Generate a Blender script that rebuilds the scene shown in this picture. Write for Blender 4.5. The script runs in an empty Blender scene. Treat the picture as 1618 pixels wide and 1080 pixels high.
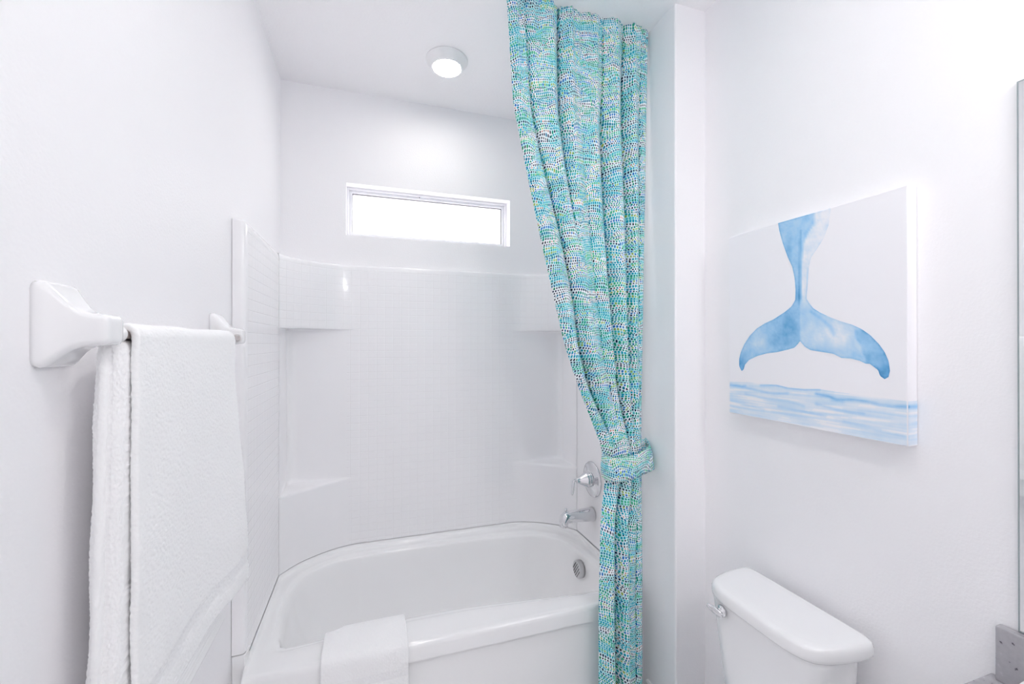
import bpy, bmesh, math, random
from mathutils import Vector, Matrix, noise

random.seed(7)
sc = bpy.context.scene
C = sc.collection
PI = math.pi

# ------------------------------------------------------------------ key dimensions (metres)
WL = -0.407          # left wall face
YB = 2.294           # back wall face
WX = 1.074           # right wall of the tub alcove
WY = 1.318           # end face of the alcove wall
RX = 1.21            # right wall of the room
ZC = 2.74            # ceiling
YR = -1.7            # wall behind the camera
SL, SR = -0.370, 1.044   # surround faces left / right
SB = 2.264           # surround face at the back
SF = 1.532           # front edge of the surround
RIM = 0.46           # tub rim height
XM = 0.337           # middle of the alcove


# ------------------------------------------------------------------ object helpers
def finish(o, parent=None):
    C.objects.link(o)
    if parent is not None:
        o.parent = parent
        o.matrix_parent_inverse = Matrix.Translation(-Vector(parent.location))
    return o


def obj(name, bm, mats, parent=None, smooth=True, recalc=True):
    if recalc:
        bmesh.ops.recalc_face_normals(bm, faces=bm.faces[:])
    me = bpy.data.meshes.new(name)
    bm.to_mesh(me)
    bm.free()
    if not isinstance(mats, (list, tuple)):
        mats = [mats]
    for m in mats:
        me.materials.append(m)
    if smooth:
        for p in me.polygons:
            p.use_smooth = True
    return finish(bpy.data.objects.new(name, me), parent)


def thing(name, label, cat, loc=(0, 0, 0), group=None):
    o = bpy.data.objects.new(name, None)
    o.empty_display_size = 0.05
    o.location = loc
    C.objects.link(o)
    o['label'] = label
    o['category'] = cat
    if group:
        o['group'] = group
    return o


def tag(o, label, cat):
    o['label'] = label
    o['category'] = cat
    return o


def struct(o):
    o['kind'] = 'structure'
    return o


# ------------------------------------------------------------------ mesh helpers
def add_box(bm, lo, hi, bevel=0.0, seg=2):
    c = [(a + b) / 2 for a, b in zip(lo, hi)]
    s = [abs(b - a) for a, b in zip(lo, hi)]
    r = bmesh.ops.create_cube(bm, size=1.0, matrix=Matrix.Translation(c) @ Matrix.Diagonal((*s, 1)))
    if bevel > 0:
        es = list({e for v in r['verts'] for e in v.link_edges})
        bmesh.ops.bevel(bm, geom=es, offset=bevel, segments=seg, profile=0.5, affect='EDGES')


def box_bm(lo, hi, bevel=0.0, seg=2):
    bm = bmesh.new()
    add_box(bm, lo, hi, bevel, seg)
    return bm


def add_rings(bm, rings, close_u=True, cap0=False, cap1=False, mat=None):
    """rings: list of equal-length lists of points, bridged in order."""
    vs = [[bm.verts.new(p) for p in r] for r in rings]
    n = len(rings[0])
    fs = []
    for a, b in zip(vs, vs[1:]):
        for i in range(n if close_u else n - 1):
            j = (i + 1) % n
            try:
                fs.append(bm.faces.new((a[i], a[j], b[j], b[i])))
            except ValueError:
                pass
    if cap0:
        fs.append(bm.faces.new(vs[0][::-1]))
    if cap1:
        fs.append(bm.faces.new(vs[-1]))
    if mat is not None:
        for f in fs:
            f.material_index = mat
    return vs, fs


def add_lathe(bm, prof, origin, axis='Z', n=40, cap0=True, cap1=True):
    """prof: (radius, height along axis)."""
    o = Vector(origin)
    rings = []
    for r, h in prof:
        ring = []
        for i in range(n):
            a = 2 * PI * i / n
            if axis == 'Z':
                p = Vector((r * math.cos(a), r * math.sin(a), h))
            elif axis == 'X':
                p = Vector((h, r * math.cos(a), r * math.sin(a)))
            else:
                p = Vector((r * math.cos(a), h, r * math.sin(a)))
            ring.append(o + p)
        rings.append(ring)
    add_rings(bm, rings, True, cap0, cap1)


def add_tube(bm, pts, radii, n=16, flat=1.0, flat_axis=None):
    """tube along pts; flat squeezes the section along flat_axis."""
    pts = [Vector(p) for p in pts]
    if not isinstance(radii, (list, tuple)):
        radii = [radii] * len(pts)
    rings = []
    for i, p in enumerate(pts):
        t = (pts[min(i + 1, len(pts) - 1)] - pts[max(i - 1, 0)]).normalized()
        ref = Vector(flat_axis) if flat_axis else (Vector((0, 0, 1)) if abs(t.z) < 0.9 else Vector((1, 0, 0)))
        s = t.cross(ref).normalized()
        u = s.cross(t).normalized()
        rings.append([p + s * (radii[i] * math.cos(2 * PI * k / n)) + u * (radii[i] * flat * math.sin(2 * PI * k / n))
                      for k in range(n)])
    add_rings(bm, rings, True, True, True)


def rrect(w, h, r, n=6):
    """rounded rectangle outline, half sizes w,h, corner radius r."""
    pts = []
    for cx, cy, a0 in ((w - r, h - r, 0), (-w + r, h - r, PI / 2), (-w + r, -h + r, PI), (w - r, -h + r, 1.5 * PI)):
        for k in range(n + 1):
            a = a0 + PI / 2 * k / n
            pts.append((cx + r * math.cos(a), cy + r * math.sin(a)))
    return pts


def lerp(a, b, t):
    return a + (b - a) * t


def lerp2(p, q, t):
    return (lerp(p[0], q[0], t), lerp(p[1], q[1], t))


def smooth(t):
    t = max(0.0, min(1.0, t))
    return t * t * (3 - 2 * t)


def interp(tab, x):
    """piecewise smooth table lookup, tab sorted by descending or ascending key."""
    t = sorted(tab)
    if x <= t[0][0]:
        return t[0][1]
    for (a, va), (b, vb) in zip(t, t[1:]):
        if x <= b:
            return lerp(va, vb, (x - a) / (b - a))
    return t[-1][1]


def resample(poly, n, closed=False):
    pts = [Vector(p) for p in poly]
    if closed:
        pts = pts + [pts[0]]
    L = [0.0]
    for a, b in zip(pts, pts[1:]):
        L.append(L[-1] + (b - a).length)
    out = []
    m = n if closed else n - 1
    k = 0
    for i in range(n):
        d = L[-1] * i / m
        while k < len(L) - 2 and L[k + 1] < d:
            k += 1
        t = (d - L[k]) / max(1e-9, L[k + 1] - L[k])
        out.append(pts[k].lerp(pts[k + 1], min(1, max(0, t))))
    return out


def sheet(name, fn, nu, nv, mat, thick, parent=None, sub=1, uvscale=None, midx=None):
    bm = bmesh.new()
    uvl = bm.loops.layers.uv.new('UVMap')
    g = [[bm.verts.new(fn(i / (nu - 1), j / (nv - 1))) for i in range(nu)] for j in range(nv)]
    for j in range(nv - 1):
        for i in range(nu - 1):
            f = bm.faces.new((g[j][i], g[j][i + 1], g[j + 1][i + 1], g[j + 1][i]))
            if midx:
                f.material_index = midx(i, j, f)
            for l, (a, b) in zip(f.loops, ((i, j), (i + 1, j), (i + 1, j + 1), (i, j + 1))):
                l[uvl].uv = (a / (nu - 1) * (uvscale[0] if uvscale else 1), b / (nv - 1) * (uvscale[1] if uvscale else 1))
    o = obj(name, bm, mat, parent, recalc=False)
    s = o.modifiers.new('thickness', 'SOLIDIFY')
    s.thickness = thick
    s.offset = 0
    if sub:
        u = o.modifiers.new('round', 'SUBSURF')
        u.levels = sub
        u.render_levels = sub
    return o


# ------------------------------------------------------------------ materials
def new_mat(name):
    m = bpy.data.materials.new(name)
    m.use_nodes = True
    nt = m.node_tree
    return m, nt, nt.nodes['Principled BSDF']


def srgb(r, g, b):
    def f(c):
        c /= 255
        return c / 12.92 if c <= 0.04045 else ((c + 0.055) / 1.055) ** 2.4
    return (f(r), f(g), f(b), 1)


def nd(nt, kind, **kw):
    n = nt.nodes.new(kind)
    for k, v in kw.items():
        setattr(n, k, v)
    return n


def plug(nt, sock, val):
    if hasattr(val, 'is_output'):
        nt.links.new(val, sock)
    else:
        sock.default_value = val


def mth(nt, op, a, b=None, c=None):
    n = nd(nt, 'ShaderNodeMath', operation=op)
    plug(nt, n.inputs[0], a)
    if b is not None:
        plug(nt, n.inputs[1], b)
    if c is not None:
        plug(nt, n.inputs[2], c)
    return n.outputs[0]


def bump_noise(nt, bsdf, scale, strength, dist, detail=3.0, coord='Object', stretch=None):
    tc = nd(nt, 'ShaderNodeTexCoord')
    src = tc.outputs[coord]
    if stretch:
        mp = nd(nt, 'ShaderNodeMapping')
        mp.inputs['Scale'].default_value = stretch
        nt.links.new(src, mp.inputs['Vector'])
        src = mp.outputs['Vector']
    nz = nd(nt, 'ShaderNodeTexNoise')
    nz.inputs['Scale'].default_value = scale
    nz.inputs['Detail'].default_value = detail
    nt.links.new(src, nz.inputs['Vector'])
    bp = nd(nt, 'ShaderNodeBump')
    bp.inputs['Strength'].default_value = strength
    bp.inputs['Distance'].default_value = dist
    nt.links.new(nz.outputs['Fac'], bp.inputs['Height'])
    nt.links.new(bp.outputs['Normal'], bsdf.inputs['Normal'])
    return nz, bp


def simple(name, col, rough=0.5, metal=0.0, spec=0.5, coat=0.0):
    m, nt, b = new_mat(name)
    b.inputs['Base Color'].default_value = col
    b.inputs['Roughness'].default_value = rough
    b.inputs['Metallic'].default_value = metal
    b.inputs['Specular IOR Level'].default_value = spec
    b.inputs['Coat Weight'].default_value = coat
    return m


def paint(name, col, scale=170, strength=0.35, dist=0.0015):
    m, nt, b = new_mat(name)
    b.inputs['Base Color'].default_value = col
    b.inputs['Roughness'].default_value = 0.55
    b.inputs['Specular IOR Level'].default_value = 0.3
    bump_noise(nt, b, scale, strength, dist, 2.0)
    return m


M_wall = paint('wall_paint', (0.922, 0.914, 0.930, 1))
M_ceil = paint('ceiling_paint', (0.920, 0.913, 0.926, 1), 120, 0.5, 0.003)
M_trim = simple('trim_paint', (0.90, 0.90, 0.91, 1), 0.3)
M_vinyl = simple('window_vinyl', (0.86, 0.86, 0.89, 1), 0.35)
M_gap = simple('window_gasket', (0.12, 0.12, 0.14, 1), 0.6)
M_acryl = simple('tub_acrylic', (0.91, 0.91, 0.914, 1), 0.12, coat=0.3)
M_panel = simple('surround_acrylic', (0.920, 0.914, 0.928, 1), 0.16, coat=0.2)
M_ceramic = simple('white_ceramic', (0.89, 0.89, 0.90, 1), 0.12, coat=0.4)
M_china = simple('toilet_china', (0.88, 0.88, 0.89, 1), 0.10, coat=0.4)
M_chrome = simple('chrome', (0.78, 0.78, 0.80, 1), 0.06, 1.0)
M_satin = simple('satin_nickel', (0.62, 0.62, 0.63, 1), 0.28, 1.0)
M_dark = simple('dark_slot', (0.10, 0.10, 0.10, 1), 0.6)
M_bar = simple('bar_acrylic', (0.50, 0.44, 0.42, 1), 0.18)
M_canvas_side = None
M_mirror = simple('mirror_silver', (0.92, 0.93, 0.93, 1), 0.01, 1.0)
M_mirror_edge = simple('mirror_glass_edge', (0.33, 0.38, 0.39, 1), 0.2)
M_cabinet = simple('cabinet_paint', (0.88, 0.88, 0.88, 1), 0.4)
M_nickel = simple('brushed_nickel', (0.55, 0.55, 0.55, 1), 0.3, 1.0)


def emit(name, col, strength):
    m, nt, b = new_mat(name)
    b.inputs['Base Color'].default_value = (0.9, 0.9, 0.9, 1)
    b.inputs['Emission Color'].default_value = col
    b.inputs['Emission Strength'].default_value = strength
    return m


M_lens = emit('lit_lens', (1.0, 0.955, 0.90, 1), 10.0)
M_lens_fill = emit('lit_lens_fill', (1.0, 0.97, 0.94, 1), 22.5)  # glow of the ceiling discs added out of view
M_globe_fill = emit('lit_globe_fill', (0.985, 0.99, 1.0, 1), 4.7)  # glow of the added wall lamp


def tile_mat():
    m, nt, b = new_mat('embossed_tile_acrylic')
    b.inputs['Base Color'].default_value = (0.920, 0.914, 0.928, 1)
    b.inputs['Roughness'].default_value = 0.14
    b.inputs['Coat Weight'].default_value = 0.2
    uv = nd(nt, 'ShaderNodeUVMap')
    sep = nd(nt, 'ShaderNodeSeparateXYZ')
    nt.links.new(uv.outputs['UV'], sep.inputs[0])

    def groove(s, size, w):
        f = mth(nt, 'FRACT', mth(nt, 'DIVIDE', s, size))
        d = mth(nt, 'ABSOLUTE', mth(nt, 'SUBTRACT', f, 0.5))       # 0.5 at the joint
        n = nd(nt, 'ShaderNodeMapRange', interpolation_type='SMOOTHSTEP')
        nt.links.new(d, n.inputs[0])
        n.inputs[1].default_value = 0.5 - w
        n.inputs[2].default_value = 0.5
        n.inputs[3].default_value = 1.0
        n.inputs[4].default_value = 0.0
        return n.outputs[0]
    h = mth(nt, 'MINIMUM', groove(sep.outputs[0], 0.040, 0.055), groove(sep.outputs[1], 0.036, 0.08))
    # very slight pillow of every tile, so the lamp glints tile by tile
    nz = nd(nt, 'ShaderNodeTexNoise')
    nz.inputs['Scale'].default_value = 26
    nt.links.new(uv.outputs['UV'], nz.inputs['Vector'])
    h2 = mth(nt, 'MULTIPLY_ADD', nz.outputs['Fac'], 0.10, h)
    bp = nd(nt, 'ShaderNodeBump')
    bp.inputs['Strength'].default_value = 0.6
    bp.inputs['Distance'].default_value = 0.0011
    nt.links.new(h2, bp.inputs['Height'])
    nt.links.new(bp.outputs['Normal'], b.inputs['Normal'])
    return m


M_tile = tile_mat()


def terry_mat():
    m, nt, b = new_mat('white_terry')
    b.inputs['Base Color'].default_value = (0.95, 0.95, 0.955, 1)
    b.inputs['Roughness'].default_value = 0.95
    b.inputs['Specular IOR Level'].default_value = 0.1
    tc = nd(nt, 'ShaderNodeTexCoord')
    mp = nd(nt, 'ShaderNodeMapping')
    mp.inputs['Scale'].default_value = (1, 0.6, 1.25)
    nt.links.new(tc.outputs['Object'], mp.inputs['Vector'])
    a = nd(nt, 'ShaderNodeTexNoise')
    a.inputs['Scale'].default_value = 230
    a.inputs['Detail'].default_value = 4
    a.inputs['Roughness'].default_value = 0.7
    c = nd(nt, 'ShaderNodeTexNoise')
    c.inputs['Scale'].default_value = 55
    c.inputs['Detail'].default_value = 2
    nt.links.new(mp.outputs[0], a.inputs['Vector'])
    nt.links.new(mp.outputs[0], c.inputs['Vector'])
    h = mth(nt, 'MULTIPLY_ADD', c.outputs['Fac'], 0.8, a.outputs['Fac'])
    bp = nd(nt, 'ShaderNodeBump')
    bp.inputs['Strength'].default_value = 0.4
    bp.inputs['Distance'].default_value = 0.002
    nt.links.new(h, bp.inputs['Height'])
    nt.links.new(bp.outputs['Normal'], b.inputs['Normal'])
    return m


M_terry = terry_mat()
M_flatweave = simple('towel_flat_weave', (0.90, 0.90, 0.91, 1), 0.8, spec=0.15)


def stone_mat():
    m, nt, b = new_mat('grey_speckled_quartz')
    b.inputs['Roughness'].default_value = 0.25
    tc = nd(nt, 'ShaderNodeTexCoord')
    a = nd(nt, 'ShaderNodeTexNoise')
    a.inputs['Scale'].default_value = 90
    a.inputs['Detail'].default_value = 4
    nt.links.new(tc.outputs['Object'], a.inputs['Vector'])
    r = nd(nt, 'ShaderNodeValToRGB')
    e = r.color_ramp.elements
    e[0].position, e[0].color = 0.30, (0.10, 0.095, 0.11, 1)
    e[1].position, e[1].color = 0.36, (0.40, 0.39, 0.415, 1)
    x = e.new(0.66)
    x.color = (0.44, 0.43, 0.455, 1)
    x = e.new(0.74)
    x.color = (0.52, 0.51, 0.54, 1)
    nt.links.new(a.outputs['Fac'], r.inputs[0])
    nt.links.new(r.outputs[0], b.inputs['Base Color'])
    return m


M_stone = stone_mat()


def floor_mat():
    m, nt, b = new_mat('floor_tile')
    b.inputs['Roughness'].default_value = 0.35
    tc = nd(nt, 'ShaderNodeTexCoord')
    br = nd(nt, 'ShaderNodeTexBrick')
    br.inputs['Color1'].default_value = (0.86, 0.85, 0.85, 1)
    br.inputs['Color2'].default_value = (0.88, 0.87, 0.87, 1)
    br.inputs['Mortar'].default_value = (0.65, 0.64, 0.63, 1)
    br.inputs['Scale'].default_value = 1.0
    br.inputs['Brick Width'].default_value = 0.6
    br.inputs['Row Height'].default_value = 0.3
    br.inputs['Mortar Size'].default_value = 0.004
    nt.links.new(tc.outputs['Object'], br.inputs['Vector'])
    nt.links.new(br.outputs['Color'], b.inputs['Base Color'])
    return m


M_floor = floor_mat()


def curtain_mat():
    """white cloth printed with rows of small dashes and dots in aqua, teal, green, blue and navy"""
    m, nt, b = new_mat('printed_curtain_cloth')
    b.inputs['Roughness'].default_value = 0.85
    b.inputs['Specular IOR Level'].default_value = 0.15
    uv = nd(nt, 'ShaderNodeUVMap')
    sep = nd(nt, 'ShaderNodeSeparateXYZ')
    nt.links.new(uv.outputs['UV'], sep.inputs[0])
    U, V = sep.outputs[0], sep.outputs[1]
    # overlapping low hills, each drawn as arcs of dashes
    comb = nd(nt, 'ShaderNodeCombineXYZ')
    nt.links.new(mth(nt, 'MULTIPLY', U, 9.0), comb.inputs[0])
    nt.links.new(mth(nt, 'MULTIPLY', V, 13.0), comb.inputs[1])
    wn = nd(nt, 'ShaderNodeTexNoise', noise_dimensions='2D')
    wn.inputs['Scale'].default_value = 1.0
    wn.inputs['Detail'].default_value = 1.5
    nt.links.new(comb.outputs[0], wn.inputs['Vector'])
    sw = nd(nt, 'ShaderNodeSeparateXYZ')
    nt.links.new(wn.outputs['Color'], sw.inputs[0])
    U1 = mth(nt, 'MULTIPLY_ADD', mth(nt, 'SUBTRACT', sw.outputs[0], 0.5), 0.060, U)
    V1 = mth(nt, 'MULTIPLY_ADD', mth(nt, 'SUBTRACT', sw.outputs[1], 0.5), 0.034, V)
    band = mth(nt, 'FLOOR', mth(nt, 'DIVIDE', V1, 0.036))
    wb = nd(nt, 'ShaderNodeTexWhiteNoise', noise_dimensions='1D')
    nt.links.new(band, wb.inputs['W'])
    hv = mth(nt, 'ADD', mth(nt, 'DIVIDE', U1, 0.088), mth(nt, 'MULTIPLY', wb.outputs['Value'], 5.0))
    hill = mth(nt, 'FLOOR', hv)
    hu = mth(nt, 'SUBTRACT', mth(nt, 'FRACT', hv), 0.5)
    arch = mth(nt, 'MULTIPLY', mth(nt, 'MULTIPLY', hu, hu), 0.034)
    V2 = mth(nt, 'ADD', V1, arch)
    rowv = mth(nt, 'DIVIDE', V2, 0.0084)
    row = mth(nt, 'FLOOR', rowv)
    rf = mth(nt, 'FRACT', rowv)
    wr = nd(nt, 'ShaderNodeTexWhiteNoise', noise_dimensions='2D')
    key = nd(nt, 'ShaderNodeCombineXYZ')
    nt.links.new(row, key.inputs[0])
    nt.links.new(mth(nt, 'MULTIPLY_ADD', band, 7.0, hill), key.inputs[1])
    nt.links.new(key.outputs[0], wr.inputs['Vector'])
    colv = mth(nt, 'ADD', mth(nt, 'DIVIDE', U, 0.0070), mth(nt, 'MULTIPLY', wr.outputs['Value'], 11.3))
    col = mth(nt, 'FLOOR', colv)
    cf = mth(nt, 'FRACT', colv)
    cell = nd(nt, 'ShaderNodeCombineXYZ')
    nt.links.new(col, cell.inputs[0])
    nt.links.new(mth(nt, 'MULTIPLY_ADD', band, 3.0, row), cell.inputs[1])
    wc = nd(nt, 'ShaderNodeTexWhiteNoise', noise_dimensions='2D')
    nt.links.new(cell.outputs[0], wc.inputs['Vector'])
    sc3 = nd(nt, 'ShaderNodeSeparateXYZ')
    nt.links.new(wc.outputs['Color'], sc3.inputs[0])
    # one colour for an arc of a hill, now and then a stray dash
    pick = mth(nt, 'FRACT', mth(nt, 'ADD', mth(nt, 'MULTIPLY_ADD', mth(nt, 'SUBTRACT', sc3.outputs[2], 0.5), 0.12, wr.outputs['Value']), 1.0))
    ramp = nd(nt, 'ShaderNodeValToRGB')
    ramp.color_ramp.interpolation = 'CONSTANT'
    cols = [(0.0, srgb(18, 170, 196), 1.0), (0.17, srgb(70, 198, 208), 1.0), (0.28, srgb(8, 158, 136), 1.0),
            (0.38, srgb(10, 30, 72), 0.80), (0.52, srgb(8, 130, 164), 1.0), (0.62, srgb(66, 192, 146), 1.0),
            (0.71, srgb(170, 196, 96), 0.92), (0.76, srgb(44, 126, 204), 0.95), (0.83, srgb(12, 16, 40), 0.74),
            (0.94, srgb(28, 150, 98), 0.95), (0.975, srgb(214, 124, 96), 0.7)]
    el = ramp.color_ramp.elements
    while len(el) > 1:
        el.remove(el[-1])
    for k, (p, c, a) in enumerate(cols):
        e = el[0] if k == 0 else el.new(p)
        e.position = p
        e.color = (c[0] * 0.90, c[1] * 0.90, c[2] * 0.90, a)
    nt.links.new(pick, ramp.inputs[0])
    size = mth(nt, 'MULTIPLY', ramp.outputs['Alpha'], mth(nt, 'MULTIPLY_ADD', sc3.outputs[0], 0.3, 0.82))
    dx = mth(nt, 'DIVIDE', mth(nt, 'SUBTRACT', cf, 0.5), 0.37)
    dy = mth(nt, 'DIVIDE', mth(nt, 'SUBTRACT', rf, 0.5), 0.47)
    d = mth(nt, 'SQRT', mth(nt, 'ADD', mth(nt, 'POWER', mth(nt, 'ABSOLUTE', dx), 2.0), mth(nt, 'POWER', mth(nt, 'ABSOLUTE', dy), 2.0)))
    mask = mth(nt, 'LESS_THAN', d, size)
    # faint aqua wash between the dashes
    bgn = nd(nt, 'ShaderNodeTexNoise', noise_dimensions='2D')
    bgn.inputs['Scale'].default_value = 1.6
    nt.links.new(comb.outputs[0], bgn.inputs['Vector'])
    bgr = nd(nt, 'ShaderNodeValToRGB')
    bgr.color_ramp.elements[0].position = 0.40
    bgr.color_ramp.elements[0].color = srgb(186, 234, 238)
    bgr.color_ramp.elements[1].position = 0.56
    bgr.color_ramp.elements[1].color = srgb(240, 248, 251)
    nt.links.new(bgn.outputs['Fac'], bgr.inputs[0])
    mix = nd(nt, 'ShaderNodeMix', data_type='RGBA')
    nt.links.new(mask, mix.inputs[0])
    nt.links.new(bgr.outputs[0], mix.inputs[6])
    nt.links.new(ramp.outputs[0], mix.inputs[7])
    nt.links.new(mix.outputs[2], b.inputs['Base Color'])
    return m


M_curtain = curtain_mat()


def paint_attr_mat(name, paper):
    """watercolour on canvas: the pigment attribute says how much of which wash lies there"""
    m, nt, b = new_mat(name)
    b.inputs['Roughness'].default_value = 0.7
    b.inputs['Specular IOR Level'].default_value = 0.2
    at = nd(nt, 'ShaderNodeAttribute')
    at.attribute_name = 'pigment'
    tc = nd(nt, 'ShaderNodeTexCoord')
    n1 = nd(nt, 'ShaderNodeTexNoise')
    n1.inputs['Scale'].default_value = 38
    n1.inputs['Detail'].default_value = 5
    n1.inputs['Roughness'].default_value = 0.65
    nt.links.new(tc.outputs['Object'], n1.inputs['Vector'])
    dens = mth(nt, 'MULTIPLY', at.outputs['Fac'], mth(nt, 'MULTIPLY_ADD', n1.outputs['Fac'], 0.8, 0.6))
    r = nd(nt, 'ShaderNodeValToRGB')
    e = r.color_ramp.elements
    e[0].position, e[0].color = 0.0, paper
    e[1].position, e[1].color = 1.0, srgb(58, 130, 186)
    for p, c in ((0.18, srgb(208, 228, 246)), (0.42, srgb(164, 208, 242)), (0.70, srgb(112, 176, 224))):
        x = e.new(p)
        x.color = c
    nt.links.new(dens, r.inputs[0])
    nt.links.new(r.outputs[0], b.inputs['Base Color'])
    return m


PAPER = (0.925, 0.915, 0.945, 1)
M_canvas = simple('canvas_white', PAPER, 0.7, spec=0.2)
M_water = paint_attr_mat('watercolour_wash', PAPER)

# ------------------------------------------------------------------ the room shell
T = 0.15
struct(obj('floor', box_bm((WL - T, YR - T, -0.1), (RX + T, YB + T, 0.0)), M_floor, smooth=False))
struct(obj('ceiling', box_bm((WL - T, YR - T, ZC), (RX + T, YB + T, ZC + 0.1)), M_ceil, smooth=False))
struct(obj('wall_left', box_bm((WL - T, YR - T, 0), (WL, YB + T, ZC)), M_wall, smooth=False))
bm = bmesh.new()
DX0, DX1, DZ = -0.25, 0.60, 2.05        # doorway behind the camera
add_box(bm, (WL, YR - T, 0), (DX0, YR, ZC))
add_box(bm, (DX1, YR - T, 0), (RX, YR, ZC))
add_box(bm, (DX0, YR - T, DZ), (DX1, YR, ZC))
struct(obj('wall_rear', bm, M_wall, smooth=False))
bm = bmesh.new()
add_box(bm, (DX0 - 0.06, YR + 0.0005, 0), (DX0, YR + 0.016, DZ + 0.06), 0.003)
add_box(bm, (DX1, YR + 0.0005, 0), (DX1 + 0.06, YR + 0.016, DZ + 0.06), 0.003)
add_box(bm, (DX0, YR + 0.0005, DZ), (DX1, YR + 0.016, DZ + 0.06), 0.003)
struct(obj('trim_1', bm, M_trim, smooth=False))
struct(obj('door_1', box_bm((DX0 + 0.003, YR - 0.06, 0.004), (DX1 - 0.003, YR - 0.02, DZ - 0.003), 0.002), M_trim, smooth=False))
struct(obj('wall_right', box_bm((RX, YR - T, 0), (RX + T, WY, ZC)), M_wall, smooth=False))
# the projecting end wall of the tub alcove, its front corner slightly rounded
bm = bmesh.new()
add_rings(bm, [[(WX + 0.006, WY, z), (WX + 0.0018, WY + 0.0018, z), (WX, WY + 0.006, z), (WX, YB + T, z), (RX + T, YB + T, z),
                (RX + T, WY, z)] for z in (0, ZC)], True, True, True)
struct(obj('wall_alcove', bm, M_wall, smooth=False))
# back wall with the window opening
wx0, wx1, wz0, wz1 = -0.114, 0.746, 2.022, 2.281
bm = bmesh.new()
for lo, hi in (((WL, YB, 0), (WX, YB + T, wz0)), ((WL, YB, wz1), (WX, YB + T, ZC)),
               ((WL, YB, wz0), (wx0, YB + T, wz1)), ((wx1, YB, wz0), (WX, YB + T, wz1))):
    add_box(bm, lo, hi)
bmesh.ops.remove_doubles(bm, verts=bm.verts[:], dist=1e-5)
struct(obj('wall_back', bm, M_wall, smooth=False))


def baseboard(name, pts):
    """moulded board along a plan polyline, profile (offset from wall, height)"""
    prof = [(0.0, 0.0), (0.014, 0.0), (0.014, 0.086), (0.012, 0.090), (0.008, 0.094), (0.0075, 0.101), (0.011, 0.104),
            (0.011, 0.110), (0.006, 0.116), (0.0, 0.116)]
    bm = bmesh.new()
    rings = []
    n = len(pts)
    for i, p in enumerate(pts):
        p = Vector(p)
        ds = []
        if i > 0:
            ds.append((p - Vector(pts[i - 1])).normalized())
        if i < n - 1:
            ds.append((Vector(pts[i + 1]) - p).normalized())
        ns = [Vector((-d.y, d.x)) for d in ds]
        nrm = sum(ns, Vector((0, 0)))
        nrm = nrm / nrm.dot(ns[0]) if len(ns) > 1 else nrm
        rings.append([(p.x + nrm.x * o, p.y + nrm.y * o, h) for o, h in prof])
    add_rings(bm, rings, True, True, True)
    return struct(obj(name, bm, M_trim, smooth=False))


baseboard('baseboard_right', [(RX, 0.55), (RX, WY), (WX, WY), (WX, 1.484)])
baseboard('baseboard_left', [(WL, 1.484), (WL, YR)])

# window: vinyl frame, sash, pane and latch
win = bpy.data.objects.new('window_1', None)
win.location = ((wx0 + wx1) / 2, YB + 0.06, wz0)
C.objects.link(win)
struct(win)


def frame_bm(x0, x1, z0, z1, y0, y1, w, bev=0.002):
    bm = bmesh.new()
    add_box(bm, (x0, y0, z0), (x0 + w, y1, z1), bev)
    add_box(bm, (x1 - w, y0, z0), (x1, y1, z1), bev)
    add_box(bm, (x0 + w, y0, z1 - w), (x1 - w, y1, z1), bev)
    add_box(bm, (x0 + w, y0, z0), (x1 - w, y1, z0 + w), bev)
    return bm


fy = YB + 0.06
obj('window_frame', frame_bm(wx0, wx1, wz0, wz1, fy, fy + 0.07, 0.012), M_vinyl, win, smooth=False)
obj('window_sash', frame_bm(wx0 + 0.012, wx1 - 0.012, wz0 + 0.012, wz1 - 0.012, fy + 0.012, fy + 0.05, 0.014), M_vinyl, win, smooth=False)
obj('window_gasket', frame_bm(wx0 + 0.026, wx1 - 0.026, wz0 + 0.026, wz1 - 0.026, fy + 0.020, fy + 0.028, 0.0032, 0), M_gap, win, smooth=False)
mg, ntg, bg = new_mat('window_glass')
# thin pane: clear, with a weak mirror reflection
ntg.nodes.remove(bg)
tr_ = ntg.nodes.new('ShaderNodeBsdfTransparent')
tr_.inputs[0].default_value = (0.97, 0.965, 0.97, 1)
gl_ = ntg.nodes.new('ShaderNodeBsdfGlossy')
gl_.inputs['Roughness'].default_value = 0.02
mx_ = ntg.nodes.new('ShaderNodeMixShader')
mx_.inputs[0].default_value = 0.06
ntg.links.new(tr_.outputs[0], mx_.inputs[1])
ntg.links.new(gl_.outputs[0], mx_.inputs[2])
ntg.links.new(mx_.outputs[0], ntg.nodes['Material Output'].inputs[0])
obj('window_pane', box_bm((wx0 + 0.026, fy + 0.023, wz0 + 0.026), (wx1 - 0.026, fy + 0.026, wz1 - 0.026)), mg, win, smooth=False)
bm = box_bm((0.245, fy + 0.004, wz1 - 0.020), (0.262, fy + 0.013, wz1 - 0.012), 0.002)
lt = obj('window_latch', bm, M_vinyl, win, smooth=False)
bm = bmesh.new()
add_lathe(bm, [(0.0028, 0.0), (0.0028, -0.0015)], (0.2535, fy + 0.004, wz1 - 0.016), 'Y', 12)
obj('latch_screw', bm, M_dark, lt, smooth=False)

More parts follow.
